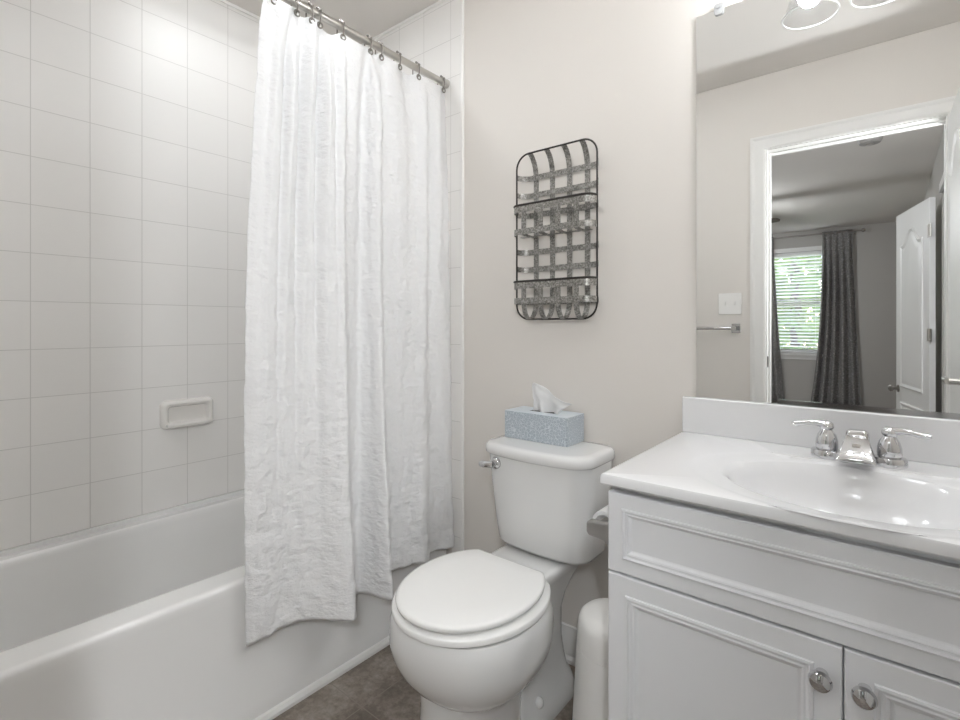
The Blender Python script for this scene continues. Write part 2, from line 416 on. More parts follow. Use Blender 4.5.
# window in the bedroom
b = BM()
for x0, x1, z0, z1 in ((WX0, WX0+.045, WZ0, WZ1), (WX1-.045, WX1, WZ0, WZ1), (WX0+.045, WX1-.045, WZ0, WZ0+.05), (WX0+.045, WX1-.045, WZ1-.05, WZ1), (WX0+.045, WX1-.045, 1.405, 1.455)):
    box(b, x0, x1, BY0-.09, BY0-.05, z0, z1)
win = struct('window_1', b, M['trim'], smooth=False)
b = BM(); box(b, WX0+.045, WX1-.045, BY0-.073, BY0-.069, WZ0+.05, 1.405); box(b, WX0+.045, WX1-.045, BY0-.073, BY0-.069, 1.455, WZ1-.05)
obj('pane', b, M['pane'], win, smooth=False)
b = BM(); box(b, WX0-.07, WX1+.07, BY0, BY0+.045, WZ0-.03, WZ0)
box(b, WX0-.055, WX1+.055, BY0, BY0+.014, WZ0-.085, WZ0-.03)
for x0, x1 in ((WX0-.06, WX0), (WX1, WX1+.06)): box(b, x0, x1, BY0, BY0+.014, WZ0, WZ1+.06)
box(b, WX0, WX1, BY0, BY0+.014, WZ1, WZ1+.06)
struct('trim_5', b, M['trim'], smooth=False)
bl = thing('window_blind', 'white horizontal slat blind lowered over the bedroom window', 'blind', (-1.04, BY0-.02, WZ0+.02))
b = BM(); box(b, WX0+.006, WX1-.006, BY0-.045, BY0-.003, WZ1-.045, WZ1-.004); obj('headrail', b, M['white'], bl, smooth=False)
b = BM()
nsl = 29
for i in range(nsl):
    z = WZ0+.05+(WZ1-WZ0-.11)*i/(nsl-1); a = R(30)
    pth = [(WX0+.01, 0, 0), (WX1-.01, 0, 0)]
    cc, ss = math.cos(a)*.020, math.sin(a)*.020
    loft(b, [[(x, BY0-.024-cc, z-ss-.0005), (x, BY0-.024+cc, z+ss-.0005), (x, BY0-.024+cc, z+ss+.0008), (x, BY0-.024-cc, z-ss+.0008)] for x in (WX0+.01, WX1-.01)])
obj('slats', b, M['white'], bl, smooth=False)
b = BM(); box(b, WX0+.01, WX1-.01, BY0-.037, BY0-.011, WZ0+.015, WZ0+.033); obj('bottom_rail', b, M['white'], bl, smooth=False)
b = BM()
for x in (WX0+.12, WX1-.12): tube(b, [(x, BY0-.010, WZ0+.02), (x, BY0-.010, WZ1-.03)], .0012, 6)
obj('ladder_cord', b, M['white'], bl)

# bedroom curtains and rod
rod = thing('curtain_rod', 'dark curtain rod with round finial above the bedroom window', 'curtain rod', (-1.04, BY0+.09, 2.33))
b = BM(); tube(b, [(-1.80, BY0+.09, 2.36), (-.27, BY0+.09, 2.36)], .010, 12); obj('pole', b, M['dknickel'], rod)
for x in (-1.80, -.27):
    b = BM(); sphere(b, (x, BY0+.09, 2.36), .024); obj('finial', b, M['dknickel'], rod)
for x in (-1.72, -.36):
    b = BM(); box(b, x-.006, x+.006, BY0, BY0+.09, 2.345, 2.357); box(b, x-.015, x+.015, BY0, BY0+.006, 2.32, 2.38); obj('bracket', b, M['dknickel'], rod, smooth=False)
def drape(x0, x1, name, label, b0, b1, nf):
    b = BM(); NU, NV = 90, 30; g = []
    for j in range(NV+1):
        t = j/NV; z = 2.385-t*(2.385-.03); row = []
        for i in range(NU+1):
            s = i/NU
            xa, xb = x0+(b0-x0)*t**2.4, x1+(b1-x1)*t**1.4
            x = xa+(xb-xa)*s
            am = (.012+.032*min(1, t*3))
            y = BY0+.09+am*math.sin(s*nf*2*PI+.7*math.sin(5*s))+.006*math.sin(17*s+3*t)
            if t < .012: y = BY0+.09+(y-BY0-.09)*.5
            row.append(b.verts.new((x, y, z)))
        g.append(row)
    for j in range(NV):
        for i in range(NU): b.faces.new((g[j][i], g[j][i+1], g[j+1][i+1], g[j+1][i]))
    return tag(obj(name, b, M['drape'], solid=.004), label, 'curtain')
drape(-.715, -.385, 'window_curtain', 'charcoal patterned curtain panel right of the bedroom window in the mirror', -.85, -.29, 5)
drape(-1.72, -1.30, 'window_curtain', 'charcoal patterned curtain panel left of the bedroom window, mostly hidden by door casing', -1.72, -1.16, 5)

# ceiling fan, smoke detector, sprinkler in the bedroom
fan = thing('ceiling_fan', 'dark ceiling fan in the bedroom, one blade tip showing in the mirror', 'ceiling fan', (-1.56, -3.1, 2.05))
b = BM(); lathe(b, [(.06, 0), (.065, .02), (.03, .05)], (-1.56, -3.1, 2.39)); tube(b, [(-1.56, -3.1, 2.27), (-1.56, -3.1, 2.40)], .012); obj('downrod', b, M['fan'], fan)
b = BM(); lathe(b, [(.04, 0), (.10, .02), (.105, .07), (.05, .10)], (-1.56, -3.1, 2.18)); obj('motor_housing', b, M['fan'], fan)
for k in range(5):
    b = BM(); a = R(72*k+6)
    out = [(.10, -.03), (.22, -.055), (.60, -.065), (.665, -.045), (.68, 0), (.665, .045), (.60, .065), (.22, .055), (.10, .03)]
    c, s = math.cos(a), math.sin(a)
    loft(b, [[(-1.56+c*x-s*y, -3.1+s*x+c*y, 2.21+y*.15+dz) for x, y in out] for dz in (0, .008)]); obj('fan_blade', b, M['fan'], fan, angle=30)
b = BM(); sphere(b, (-1.56, -3.1, 2.13), .075, (1, 1, .75)); obj('fan_fill_globe', b, M['fan_fill'], fan)  # glowing globe added under the fan as bedroom fill
sd = thing('smoke_detector', 'round smoke detector on the bedroom ceiling seen in the mirror', 'smoke detector', (-.11, -1.5, ZT-.04))
b = BM(); lathe(b, [(.045, -.045), (.062, -.04), (.072, -.02), (.075, 0)], (-.11, -1.5, ZT)); obj('housing', b, M['smoke'], sd)
b = BM(); lathe(b, [(.02, -.05), (.024, -.044)], (-.11, -1.5, ZT)); obj('vent_cap', b, M['nickel'], sd)

# ------------------------------------------------------------------ doors
def door_leaf(name, W, H, arched):
    """leaf in local space: hinge edge at x=0, along +x, thickness in y; panels on both faces"""
    root = bpy.data.objects.new(name, None); COL.objects.link(root); ORG[root.name] = (0, 0, 0); root['kind'] = 'structure'
    T = .035
    b = BM(); box(b, 0, W, 0, T, .012, H); obj('leaf', b, M['door'], root, smooth=False, bevel=.002)
    def panel(x0, x1, z0, z1, arch):
        for yf, s in ((0, -1), (T, 1)):
            def outline(ins, h):
                pts = []
                xa, xb, za, zb = x0+ins, x1-ins, z0+ins, z1-ins
                pts += [(xa, yf+s*h, za), (xb, yf+s*h, za)]
                n = 14
                for i in range(n+1):
                    u = 1-i/n; x = xa+(xb-xa)*u
                    q = abs(u-.5)*2
                    zz = zb - (arch*(1-math.cos(min(1, q*1.25)*PI))/2 if arch else 0)
                    pts.append((x, yf+s*h, zz))
                return pts
            b = BM()
            loft(b, [outline(0, -.002), outline(0, .006), outline(.010, .010), outline(.020, .006), outline(.030, .002), outline(.055, .008), outline(.068, .009)], False, True)
            obj('panel', b, M['door'], root, angle=25)
    mx = W/2
    panel(.115, W-.115, .62, H-.15, .11 if arched else 0); panel(.115, W-.115, .20, .50, 0)
    return root
def lever(parent, x, z, yf, s, dirx):
    b = BM(); lathe(b, [(.033, 0), (.033, .006), (.026, .012)], (x, yf, z), (0, s, 0)); lathe(b, [(.011, .006), (.011, .05)], (x, yf, z), (0, s, 0), 16)
    tube(b, [(x, yf+s*.05, z), (x+dirx*.03, yf+s*.055, z), (x+dirx*.115, yf+s*.052, z)], [.0115, .0105, .009], 14)
    obj('lever_handle', b, M['nickel'], parent)
def hinge(parent, z, y):
    b = BM(); tube(b, [(-.004, y, z-.045), (-.004, y, z+.045)], .007, 12); box(b, -.003, .0, y, y+.03, z-.044, z+.044)
    box(b, -.006, -.036, y-.002, y+.001, z-.044, z+.044); obj('hinge', b, M['nickel'], parent, smooth=False)
d1 = door_leaf('door_1', .68, 2.02, True)
lever(d1, .615, .925, .035, 1, -1); lever(d1, .615, .925, 0, -1, -1)
for z in (.25, 1.05, 1.82): hinge(d1, z, 0)
d1.location = (.192+.040, YF+.02, 0); d1.rotation_euler = (0, 0, R(89))
d2 = door_leaf('door_2', .70, 2.02, True)
for z in (.25, 1.05, 1.785):
    b = BM(); tube(b, [(-.010, -.004, z-.045), (-.010, -.004, z+.045)], .007, 12); box(b, -.002, .032, -.004, 0, z-.044, z+.044); box(b, -.048, -.018, -.003, 0, z-.044, z+.044)
    obj('hinge', b, M['nickel'], d2, smooth=False)
def knob(parent, x, z, yf, s):
    b = BM(); lathe(b, [(.03, 0), (.03, .006), (.012, .012), (.012, .03), (.026, .042), (.028, .055), (.016, .066), (0.001, .068)], (x, yf, z), (0, s, 0)); obj('knob', b, M['dknickel'], parent)
knob(d2, .645, .60, .035, 1); knob(d2, .645, .60, 0, -1)
d2.location = (.215, -1.77, 0); d2.rotation_euler = (0, 0, math.atan2(-.668, -.172))

# outdoors beyond the bedroom window
b = BM(); box(b, -14, 12, -24, BY0-.3, -3.2, -3.0); struct('ground', b, M['lawn'], smooth=False)
def tree(x, y, h, r, label, seed):
    rnd = random.Random(seed)
    t = thing('garden_tree', label, 'tree', (x, y, -3.0))
    b = BM(); tube(b, [(x, y, -3.0), (x+.1, y, -1), (x, y+.1, h-1.5-3+1.5)], [.22, .17, .08], 10); obj('trunk', b, M['bark'], t)
    b = BM()
    for k in range(2600):
        v = Vector((rnd.gauss(0, 1), rnd.gauss(0, 1), rnd.gauss(0, 1))).normalized()*(rnd.random()**.4)
        c = Vector((x, y, h*.55-3+1.2))+Vector((v.x*r, v.y*r, v.z*h*.52))
        a = Vector((rnd.gauss(0, 1), rnd.gauss(0, 1), rnd.gauss(0, 1))).normalized(); u = a.orthogonal().normalized(); q = a.cross(u)
        s = rnd.uniform(.07, .16)
        vs = [b.verts.new(c+u*s*1.4), b.verts.new(c+q*s*.7), b.verts.new(c-u*s*1.4), b.verts.new(c-q*s*.7)]
        b.faces.new(vs)
    obj('foliage', b, M['leaf'], t, smooth=False)
tree(-1.7, -10.5, 6.2, 1.9, 'leafy green tree on the left behind the bedroom window blind', 3)
tree(1.6, -14.5, 5.2, 1.9, 'lower leafy green tree on the right behind the bedroom window blind', 5)
tree(-4.2, -17.5, 7.0, 2.2, 'tall leafy tree farthest behind the bedroom window blind', 9)

# ------------------------------------------------------------------ bathtub
b = BM()
tx0, tx1, ty0, ty1, tz = XL+.001, -1.388, YF+.009, YB-.009, .415
def inn(i0, i1, i2, i3, z, r):      # basin outline; its front edge slants a little toward the head end
    out = []
    for x, y, zz in rrect(tx0+i0, tx1-i1, ty0+i2, ty1-i3, z, r, 14):
        k = max(0, (x-tx0)/(tx1-tx0)-.45)/.55
        out.append((x-.045*k*max(0, (.9-y)/.9)**1.2, y, zz))
    return out
def outr(x1, z, r, i=0): return rrect(tx0+i, x1, ty0+i, ty1-i, z, r, 14)
rings = [outr(-1.374, 0, .004), outr(-1.374, .06, .004), outr(tx1+.003, .075, .004), outr(tx1+.001, tz-.030, .004), outr(tx1, tz-.012, .004), outr(tx1-.002, tz-.006, .005), outr(tx1-.006, tz-.002, .006), outr(tx1-.012, tz, .008, .001), outr(tx1-.018, tz, .010, .002),
         inn(.036, .062, .06, .08, tz, .17), inn(.040, .070, .065, .085, tz, .17), inn(.043, .076, .070, .090, tz-.002, .17), inn(.047, .082, .077, .097, tz-.008, .17), inn(.051, .087, .085, .105, tz-.022, .165),
         inn(.062, .10, .11, .13, .28, .155), inn(.075, .112, .14, .16, .16, .145), inn(.095, .13, .18, .19, .10, .13), inn(.14, .17, .22, .23, .075, .10)]
loft(b, rings, True, True)
# raised tiling lip along the wall
box(b, tx0, tx0+.010, ty0, ty1, tz-.01, .432); box(b, tx0, tx1+.03, ty1-.012, ty1, tz-.01, .434)
tub = tag(obj('bathtub', b, M['tub'], angle=40), 'white alcove bathtub along the tiled wall behind the shower curtain', 'bathtub')
b = BM(); loft(b, [[(x, y, z) for x, z in ((-1.374, 0), (-1.360, 0), (-1.360, .010), (-1.366, .020), (-1.374, .022))] for y in (YF, YB-.02)]); struct('trim_6', b, M['trim'], smooth=False)

# soap dish
b = BM()
sy0, sy1, sz0, sz1 = .700, .886, .730, .836
X0 = XL
def sring(x, i, r): return [(X0+x, p[0], p[1]) for p in [(q[0], q[1]) for q in rrect(sy0+i, sy1-i, sz0+i, sz1-i, 0, r)]]
loft(b, [sring(0, 0, .02), sring(.012, .001, .02), sring(.020, .006, .018), sring(.023, .013, .014), sring(.020, .020, .012), sring(.008, .026, .010), sring(.006, .034, .008)])
sd_ = obj('soap_dish', b, M['soap'], org=(X0, .79, .73)); tag(sd_, 'off-white ceramic soap dish set in the tiled tub wall', 'soap dish')
b = BM()
loft(b, [[(X0+.008, y, sz0+.012), (X0+.050*(1-.25*abs((y-.793)/.08)**3), y, sz0+.010), (X0+.054*(1-.25*abs((y-.793)/.08)**3), y, sz0+.018), (X0+.050*(1-.25*abs((y-.793)/.08)**3), y, sz0+.026), (X0+.044*(1-.25*abs((y-.793)/.08)**3), y, sz0+.018), (X0+.008, y, sz0+.022)] for y in [sy0+.014+(sy1-sy0-.028)*i/16 for i in range(17)]])
obj('tray', b, M['soap'], sd_)

# ------------------------------------------------------------------ shower rod, rings, curtain
RX, RZ = -1.386, 2.09
rodt = thing('shower_rod', 'satin nickel shower rod over the tub edge', 'shower rod', (RX, .73, RZ-.013))
b = BM(); tube(b, [(RX, YF+.02, RZ), (RX, YB-.02, RZ)], .0125, 20); obj('pole', b, M['nickel'], rodt)
for y, s in ((YB-.009, -1), (YF+.009, 1)):
    b = BM(); lathe(b, [(.0175, 0), (.0175, .008), (.0155, .012), (.0155, .030)], (RX, y, RZ), (0, s, 0)); obj('end_flange', b, M['nickel'], rodt)
ring_y = [.750, .822, .872, .900, .985, 1.096, 1.143, 1.228, 1.322, 1.458]
ring_nm = ['nearest the camera', 'second from the camera', 'third from the camera', 'fourth from the camera', 'fifth from the camera',
           'fifth from the back wall', 'fourth from the back wall', 'third from the back wall', 'second from the back wall', 'nearest the tiled back wall']
def ring_mesh():
    b = BM(); pts = []
    for i in range(28):
        a = 2*PI*i/28; pts.append((RX+.0185*math.sin(a), .75, RZ-.012+.030*math.cos(a)))
    tube(b, pts, .0024, 8, closed=True)
    return b
rg = thing('curtain_ring', 'x', 'curtain ring', (RX, .75, RZ-.045), 'hook rings on the shower rod')
obj('wire_loop', ring_mesh(), M['dknickel'], rg)
b = BM(); sphere(b, (RX, .75, RZ+.0195), .0048, n=12); sphere(b, (RX+.0165, .75, RZ+.006), .0048, n=12); sphere(b, (RX-.0165, .75, RZ+.006), .0048, n=12); obj('roller_bead', b, M['dknickel'], rg)
for i, y in enumerate(ring_y):
    lab = 'dark metal ring hook on the shower rod, ' + ring_nm[i]
    if i == 0: rg['label'] = lab
    else: dup(rg, (RX, y, RZ-.045), lab, 'hook rings on the shower rod')

hem = [(.656, -1.353), (.675, -1.336), (.70, -1.330), (.76, -1.338), (.81, -1.318), (.85, -1.288), (.885, -1.240), (.915, -1.222), (.937, -1.246), (.962, -1.30), (1.000, -1.345),
       (1.030, -1.345), (1.045, -1.30), (1.050, -1.25), (1.062, -1.218), (1.085, -1.245), (1.110, -1.31), (1.150, -1.342), (1.19, -1.334), (1.235, -1.325), (1.285, -1.300), (1.315, -1.308), (1.346, -1.340),
       (1.385, -1.345), (1.424, -1.333), (1.46, -1.325), (1.482, -1.345)]
NU, NV = 300, 210
hp = cat(hem, NU*2)
# resample by arc length
acc = [0]
for a, c in zip(hp, hp[1:]): acc.append(acc[-1]+(c-a).length)
def samp(s):
    t = s*acc[-1]; lo = 0
    import bisect
    k = min(max(bisect.bisect_right(acc, t)-1, 0), len(hp)-2)
    f = (t-acc[k])/max(acc[k+1]-acc[k], 1e-9); return hp[k].lerp(hp[k+1], f)
cur = thing('shower_curtain', 'white crinkled fabric shower curtain hanging outside the tub', 'shower curtain', (-1.33, 1.08, .25))
b = BM(); g = []
for j in range(NV+1):
    t = j/NV; row = []
    for i in range(NU+1):
        s = i/NU; h = samp(s)
        yt = .732+(h.x-.656)*(1.488-.732)/(1.482-.656)
        gy = min(abs(yt-ry) for ry in ring_y)
        # top line: small pleats between the rings
        k = sorted(ring_y+[.66, 1.52]); xx = 0
        for a0, a1 in zip(k, k[1:]):
            if a0 <= yt <= a1:
                u = (yt-a0)/(a1-a0); xx = math.sin(PI*u)*min(.022, (a1-a0)*.28)
                sag = math.sin(PI*u)*min(.020, (a1-a0)*.20); sgn = 1 if (k.index(a0) % 2) else -0.8
                break
        else: sag = 0; sgn = 1
        xt = RX+.006+xx*sgn
        zt = RZ-.022-sag
        ztop = zt; zb = .255+.012*math.sin(9*s+1)+.006*noise.noise((s*14, 0, 3))
        if s < .15: zb -= .012*(1-s/.15)
        z = ztop+(zb-ztop)*t
        e = t**(.5+.35*s)
        y = yt+(h.x-yt)*e
        base = RX+.012+(-1.335-(RX+.012))*t
        am = .28+.72*t**2.0
        if t < .06: am *= t/.06
        xo = (h.y+1.335)*am
        x = base+xo+(xt-RX-.012)*max(0, 1-t*7)
        # soft secondary folds and crinkles
        wl = .052 if .80 < yt < 1.0 else .115
        th_ = 2*PI*(yt-.72)/.050
        fd = .015*(math.sin(th_)+.35*math.sin(2*th_+.6))*max(0, 1-abs((yt-.87)/.12)**3) if abs(yt-.87) < .12 else 0
        fd += .011*math.sin(2*PI*(yt-.99)/.105+1.2*math.sin(yt*23))*(1 if yt > .99 else 0)
        x += fd*(1-t)**1.6*(1.7 if yt < 1 else 1.5)*min(1, t*9)
        x += .010*noise.noise((y*9, z*.8, 1.7))*min(1, t*8)*(1-.3*t)
        x += .0045*noise.noise((y*28, z*4.5, 5.1))*min(1, t*10)
        x += .0034*noise.noise((y*52, z*26, 9.3))*min(1, t*10)*(.35+.65*min(1, t*1.6))
        y -= .016*math.sin(PI*t)*(1-s)**8
        y += .003*noise.noise((s*30, z*20, 2.2))
        x += .0042*noise.noise((y*27+z*6, z*33, 4.4))*min(1, t*6)*(.5+.5*t)
        x = max(x, RX-.008 if t < .5 else -1.380)
        row.append(b.verts.new((x, y, z)))
    g.append(row)
for j in range(NV):
    for i in range(NU): b.faces.new((g[j][i], g[j][i+1], g[j+1][i+1], g[j+1][i]))
cl = obj('cloth', b, M['cloth'], cur, solid=.0016, angle=180)
b = BM()
for y in ring_y:
    pts = [(RX+.0145, y+.0085*math.cos(2*PI*i/18), RZ-.040+.0085*math.sin(2*PI*i/18)) for i in range(18)]
    b2 = BM(); tube(b2, [(p[0]+.0, p[1], p[2]) for p in pts], .0026, 7, closed=True)
    obj('grommet', b2, M['dknickel'], cur)
b.free()

# ------------------------------------------------------------------ wall basket
bk = thing('wall_basket', 'two-tier woven galvanized metal wall basket above the toilet', 'wall basket', (-.87, YB, 1.14))
fx0, fx1, fz0, fz1, fy = -1.017, -.711, 1.140, 1.712, 1.455
def rr_xz(x0, x1, z0, z1, y, r, k=8): return [(p[0], y, p[1]) for p in rrect(x0, x1, z0, z1, 0, r, k)]
b = BM(); tube(b, rr_xz(fx0, fx1, fz0, fz1, fy, .05), .0031, 10, closed=True)
obj('outer_frame', b, M['wire'], bk)
xs = [fx0+.054+i*(fx1-fx0-.108)/3*1.0 for i in range(4)]
yw = YB-.004
for x in xs:
    b = BM()
    pth = [(x, fy, fz1)]+[(x, fy+(yw-fy)*math.sin(PI/2*i/6), fz1-.055*(1-math.cos(PI/2*i/6))-.004*i) for i in range(1, 7)]
    pth += [(x, yw, fz1-.2), (x, yw, fz0+.2)]
    pth += [(x, fy+(yw-fy)*math.cos(PI/2*i/6), fz0+.065*(1-math.sin(PI/2*i/6))) for i in range(0, 7)]
    ribbon(b, pth, (1, 0, 0), .019, .0015); obj('upright_strap', b, M['galv'], bk, angle=30)
for z in (1.636, 1.575, 1.505, 1.375, 1.315, 1.20):
    b = BM()
    pth = [(fx0, fy, z)]+[(fx0+.035*(1-math.cos(PI/2*i/5)), fy+(yw-.003-fy)*math.sin(PI/2*i/5), z) for i in range(1, 6)]
    pth += [(fx1-.035*(1-math.cos(PI/2*i/5)), fy+(yw-.003-fy)*math.sin(PI/2*i/5), z) for i in range(5, 0, -1)]+[(fx1, fy, z)]
    ribbon(b, pth, (0, 0, 1), .019, .0015); obj('cross_strap', b, M['galv'], bk, angle=30)
def ushape(yf, ins=0.0):
    pts = [(fx0+ins, fy, 0)]; r = .035
    pts += [(fx0+ins+r*(1-math.cos(PI/2*i/6)), yf+r*(1-math.sin(PI/2*i/6)), 0) for i in range(0, 7)]
    pts += [(fx1-ins-r*(1-math.sin(PI/2*i/6)), yf+r*(1-math.cos(PI/2*i/6)), 0) for i in range(0, 7)]
    return pts+[(fx1-ins, fy, 0)]
def shelf(zt, zb, curved, yf=1.416):
    t = BM(); up = [(p[0], p[1], zt) for p in ushape(yf)]
    tube(t, up, .0036, 8); rim = obj('tray_rim', t, M['wire'], bk)
    t = BM(); ribbon(t, [(p[0], p[1], zt-.014) for p in ushape(yf+.001)], (0, 0, 1), .022, .0015)
    obj('tray_band', t, M['galv'], bk, angle=30)
    zl = zb+.012 if not curved else zb+.062
    t = BM(); ribbon(t, [(p[0], p[1], zl) for p in ushape(yf+.001)], (0, 0, 1), .020, .0015)
    obj('tray_band', t, M['galv'], bk, angle=30)
    for x in xs:
        t = BM()
        if curved:
            pth = [(x, yf+.003, zt-.005), (x, yf+.003, zb+.06)]+[(x, yf+.003+(fy-yf-.003)*(1-math.cos(PI/2*i/6)), zb+.06-.06*math.sin(PI/2*i/6)) for i in range(1, 7)]
        else:
            pth = [(x, yf+.003, zt-.005), (x, yf+.003, zb+.012), (x, yf+.008, zb+.003), (x, yf+.02, zb), (x, yw-.006, zb)]
        ribbon(t, pth, (1, 0, 0), .019, .0015); obj('tray_strap', t, M['galv'], bk, angle=30)
    if not curved:
        for k in range(1):
            t = BM(); ribbon(t, [(fx0+.02, (yf+yw)/2, zb-.002), (fx1-.02, (yf+yw)/2, zb-.002)], (0, 1, 0), .019, .0015); obj('tray_floor_strap', t, M['galv'], bk)
shelf(1.528, 1.425, False); shelf(1.268, fz0, True)

# ------------------------------------------------------------------ toilet
TXC = -.861
toi = thing('toilet', 'white two-piece toilet with closed round lid against the back wall', 'toilet', (TXC, 1.15, 0))
def egg(z, hw, yf, yb, n=64, e=2.15, xc=TXC, ym=None):
    ym = (yf+yb)/2 if ym is None else ym; out = []
    for i in range(n):
        t = 2*PI*i/n; c, s = math.cos(t), math.sin(t)
        x = xc+hw*math.copysign(abs(c)**(2/e), c)
        yy = (yb-ym) if s > 0 else (ym-yf)
        out.append((x, ym+yy*math.copysign(abs(s)**(2/e), s), z))
    return out
b = BM()
prof = [  # z, halfwidth, yfront, yback
 (.000, .130, .872, 1.17), (.012, .130, .872, 1.17), (.03, .127, .875, 1.165), (.09, .123, .880, 1.16), (.15, .122, .884, 1.17), (.18, .126, .882, 1.20),
 (.198, .133, .885, 1.23), (.214, .152, .866, 1.25), (.236, .172, .844, 1.265), (.262, .187, .826, 1.27), (.290, .197, .813, 1.268), (.318, .2010, .807, 1.265), (.343, .2005, .806, 1.26), (.364, .2000, .808, 1.255), (.380, .195, .812, 1.25), (.390, .190, .818, 1.245), (.392, .17, .85, 1.22)]
loft(b, [egg(z, hw, yf, yb, ym=1.02) for z, hw, yf, yb in prof])
# rear body: foot, trapway and tank deck
def rr2(z, hw, y0, y1, r): return rrect(TXC-hw, TXC+hw, y0, y1, z, r, 8)
loft(b, [rr2(0, .120, 1.06, 1.425, .07), rr2(.018, .120, 1.06, 1.425, .07), rr2(.045, .108, 1.07, 1.42, .065), rr2(.075, .092, 1.08, 1.41, .06), rr2(.12, .088, 1.10, 1.40, .06), rr2(.17, .084, 1.12, 1.39, .055),
         rr2(.26, .084, 1.12, 1.39, .055), rr2(.31, .092, 1.12, 1.40, .05), rr2(.345, .096, 1.11, 1.44, .045), rr2(.37, .104, 1.11, 1.47, .04), rr2(.385, .109, 1.12, 1.475, .035), rr2(.402, .110, 1.13, 1.475, .03), rr2(.408, .104, 1.14, 1.468, .025)])
obj('bowl', b, M['porcelain'], toi, angle=50)
for s in (-1, 1):
    b = BM(); sphere(b, (TXC+s*.094, 1.20, .060), .017, (1, 1, .9)); obj('bolt_cap', b, M['porcelain'], toi)
def lidring(z, hw, yf, yb, yclip, n=72):
    out = []
    for p in egg(z, hw, yf, yb, n, 2.05, ym=1.03): out.append((p[0], min(p[1], yclip), z))
    return out
b = BM()
loft(b, [lidring(.394, .187, .812, 1.25, 1.195), lidring(.397, .193, .805, 1.255, 1.20), lidring(.409, .194, .804, 1.255, 1.20), lidring(.4125, .191, .807, 1.25, 1.195)])
obj('seat', b, M['seat'], toi, angle=50)
b = BM()
loft(b, [lidring(.4205, .170, .818, 1.236, 1.188), lidring(.423, .1765, .811, 1.242, 1.193), lidring(.431, .1785, .809, 1.244, 1.195), lidring(.4355, .176, .812, 1.241, 1.192), lidring(.438, .168, .820, 1.233, 1.184), lidring(.439, .12, .90, 1.18, 1.14)])
obj('lid', b, M['seat'], toi, angle=60)
for s in (-1, 1):
    b = BM(); lathe(b, [(.014, 0), (.015, .006), (.015, .018), (.012, .022)], (TXC+s*.070, 1.205, .400)); obj('hinge_cap', b, M['seat'], toi)
TKC = -.845
def trs(z, hw, yf, yb, bulge, r):      # subdivided long sides so the bulge is smooth
    base = rrect(TKC-hw, TKC+hw, yf, yb, z, r, 8); out = []
    for a, c in zip(base, base[1:]+base[:1]):
        out.append(a)
        if abs(a[0]-c[0]) > .05:
            for i in range(1, 12): out.append(tuple(a[k]+(c[k]-a[k])*i/12 for k in range(3)))
    return [(x, y-bulge*max(0, (y-yb)/(yf-yb))*(1-((x-TKC)/hw)**2), zz) for x, y, zz in out]
b = BM()
loft(b, [trs(.412, .135, 1.335, 1.470, .008, .04), trs(.418, .158, 1.318, 1.480, .016, .05), trs(.432, .166, 1.310, 1.487, .020, .055), trs(.48, .171, 1.304, 1.489, .022, .055), trs(.60, .181, 1.294, 1.49, .024, .055), trs(.712, .188, 1.286, 1.49, .026, .055)])
obj('tank', b, M['porcelain'], toi, angle=50)
b = BM()
loft(b, [trs(.707, .186, 1.289, 1.492, .026, .05), trs(.709, .190, 1.281, 1.494, .027, .05), trs(.714, .193, 1.277, 1.494, .028, .05), trs(.729, .193, 1.277, 1.494, .028, .05), trs(.737, .190, 1.280, 1.494, .028, .05), trs(.7415, .186, 1.287, 1.49, .028, .05), trs(.7425, .165, 1.30, 1.47, .02, .05)])
obj('tank_lid', b, M['porcelain'], toi, angle=60)
fl = BM(); lx, ly, lz = -.968, 1.266, .684
lathe(fl, [(.0185, 0), (.0195, .004), (.017, .010), (.011, .014), (.010, .022)], (lx, ly+.006, lz), (0, -1, 0), 24)
tube(fl, [(lx+.004, ly-.018, lz), (lx-.012, ly-.024, lz-.001), (lx-.030, ly-.025, lz-.003), (lx-.040, ly-.025, lz-.004)], [.010, .0105, .011, .008], 14)
obj('flush_lever', fl, M['chrome'], toi)

# tissue box on the tank lid
tb = thing('tissue_box', 'blue-grey patterned tissue box on the toilet tank lid', 'tissue box', (-.892, 1.43, .743))
bx0, bx1, by0, by1, bz0, bz1 = -1.010, -.772, 1.374, 1.486, .743, .833
b = BM(); box(b, bx0, bx1, by0, by1, bz0, bz1-.001); obj('carton', b, M['boxcard'], tb, smooth=False, bevel=.0012)
b = BM()
o1 = rrect(bx0+.0005, bx1-.0005, by0+.0005, by1-.0005, bz1, .002, 8)
n1 = len(o1)
def slot(z): return [(-.891+.066*math.copysign(abs(math.cos(a))**1.0, math.cos(a)), 1.43+.020*math.sin(a), z) for a in [math.atan2((p[1]-1.43)/.056, (p[0]+.891)/.119) for p in o1]]
loft(b, [[(p[0], p[1], bz1-.001) for p in o1], o1, slot(bz1), slot(bz1-.0009)], False, False)
obj('printed_top', b, M['boxtop'], tb, smooth=False)
b = BM(); loft(b, [slot(bz1-.0008), slot(bz1-.0004)]); obj('slot_opening', b, M['black'], tb, smooth=False)
b = BM(); NU2, NV2 = 48, 24; g = []
tips = [(-.944, .884), (-.940, .918), (-.925, .927), (-.903, .921), (-.880, .908), (-.852, .890), (-.815, .878), (-.778, .871)]
tp_ = cat(tips, NU2)
for j in range(NV2+1):
    t = j/NV2; row = []
    for i in range(NU2+1):
        q = i/NU2; x0_ = -.932+.098*q
        x = x0_+(tp_[i].x-x0_)*t**1.25
        z = bz1-.004+(tp_[i].y-bz1+.004)*t
        y = 1.43+.012*math.sin(q*11+t*1.3)*(1-.35*t)+.005*noise.noise((q*6, t*4, 1))-.016*t*(q-.4)
        row.append(b.verts.new((x, y, z)))
    g.append(row)
for j in range(NV2):
    for i in range(NU2): b.faces.new((g[j][i], g[j][i+1], g[j+1][i+1], g[j+1][i]))
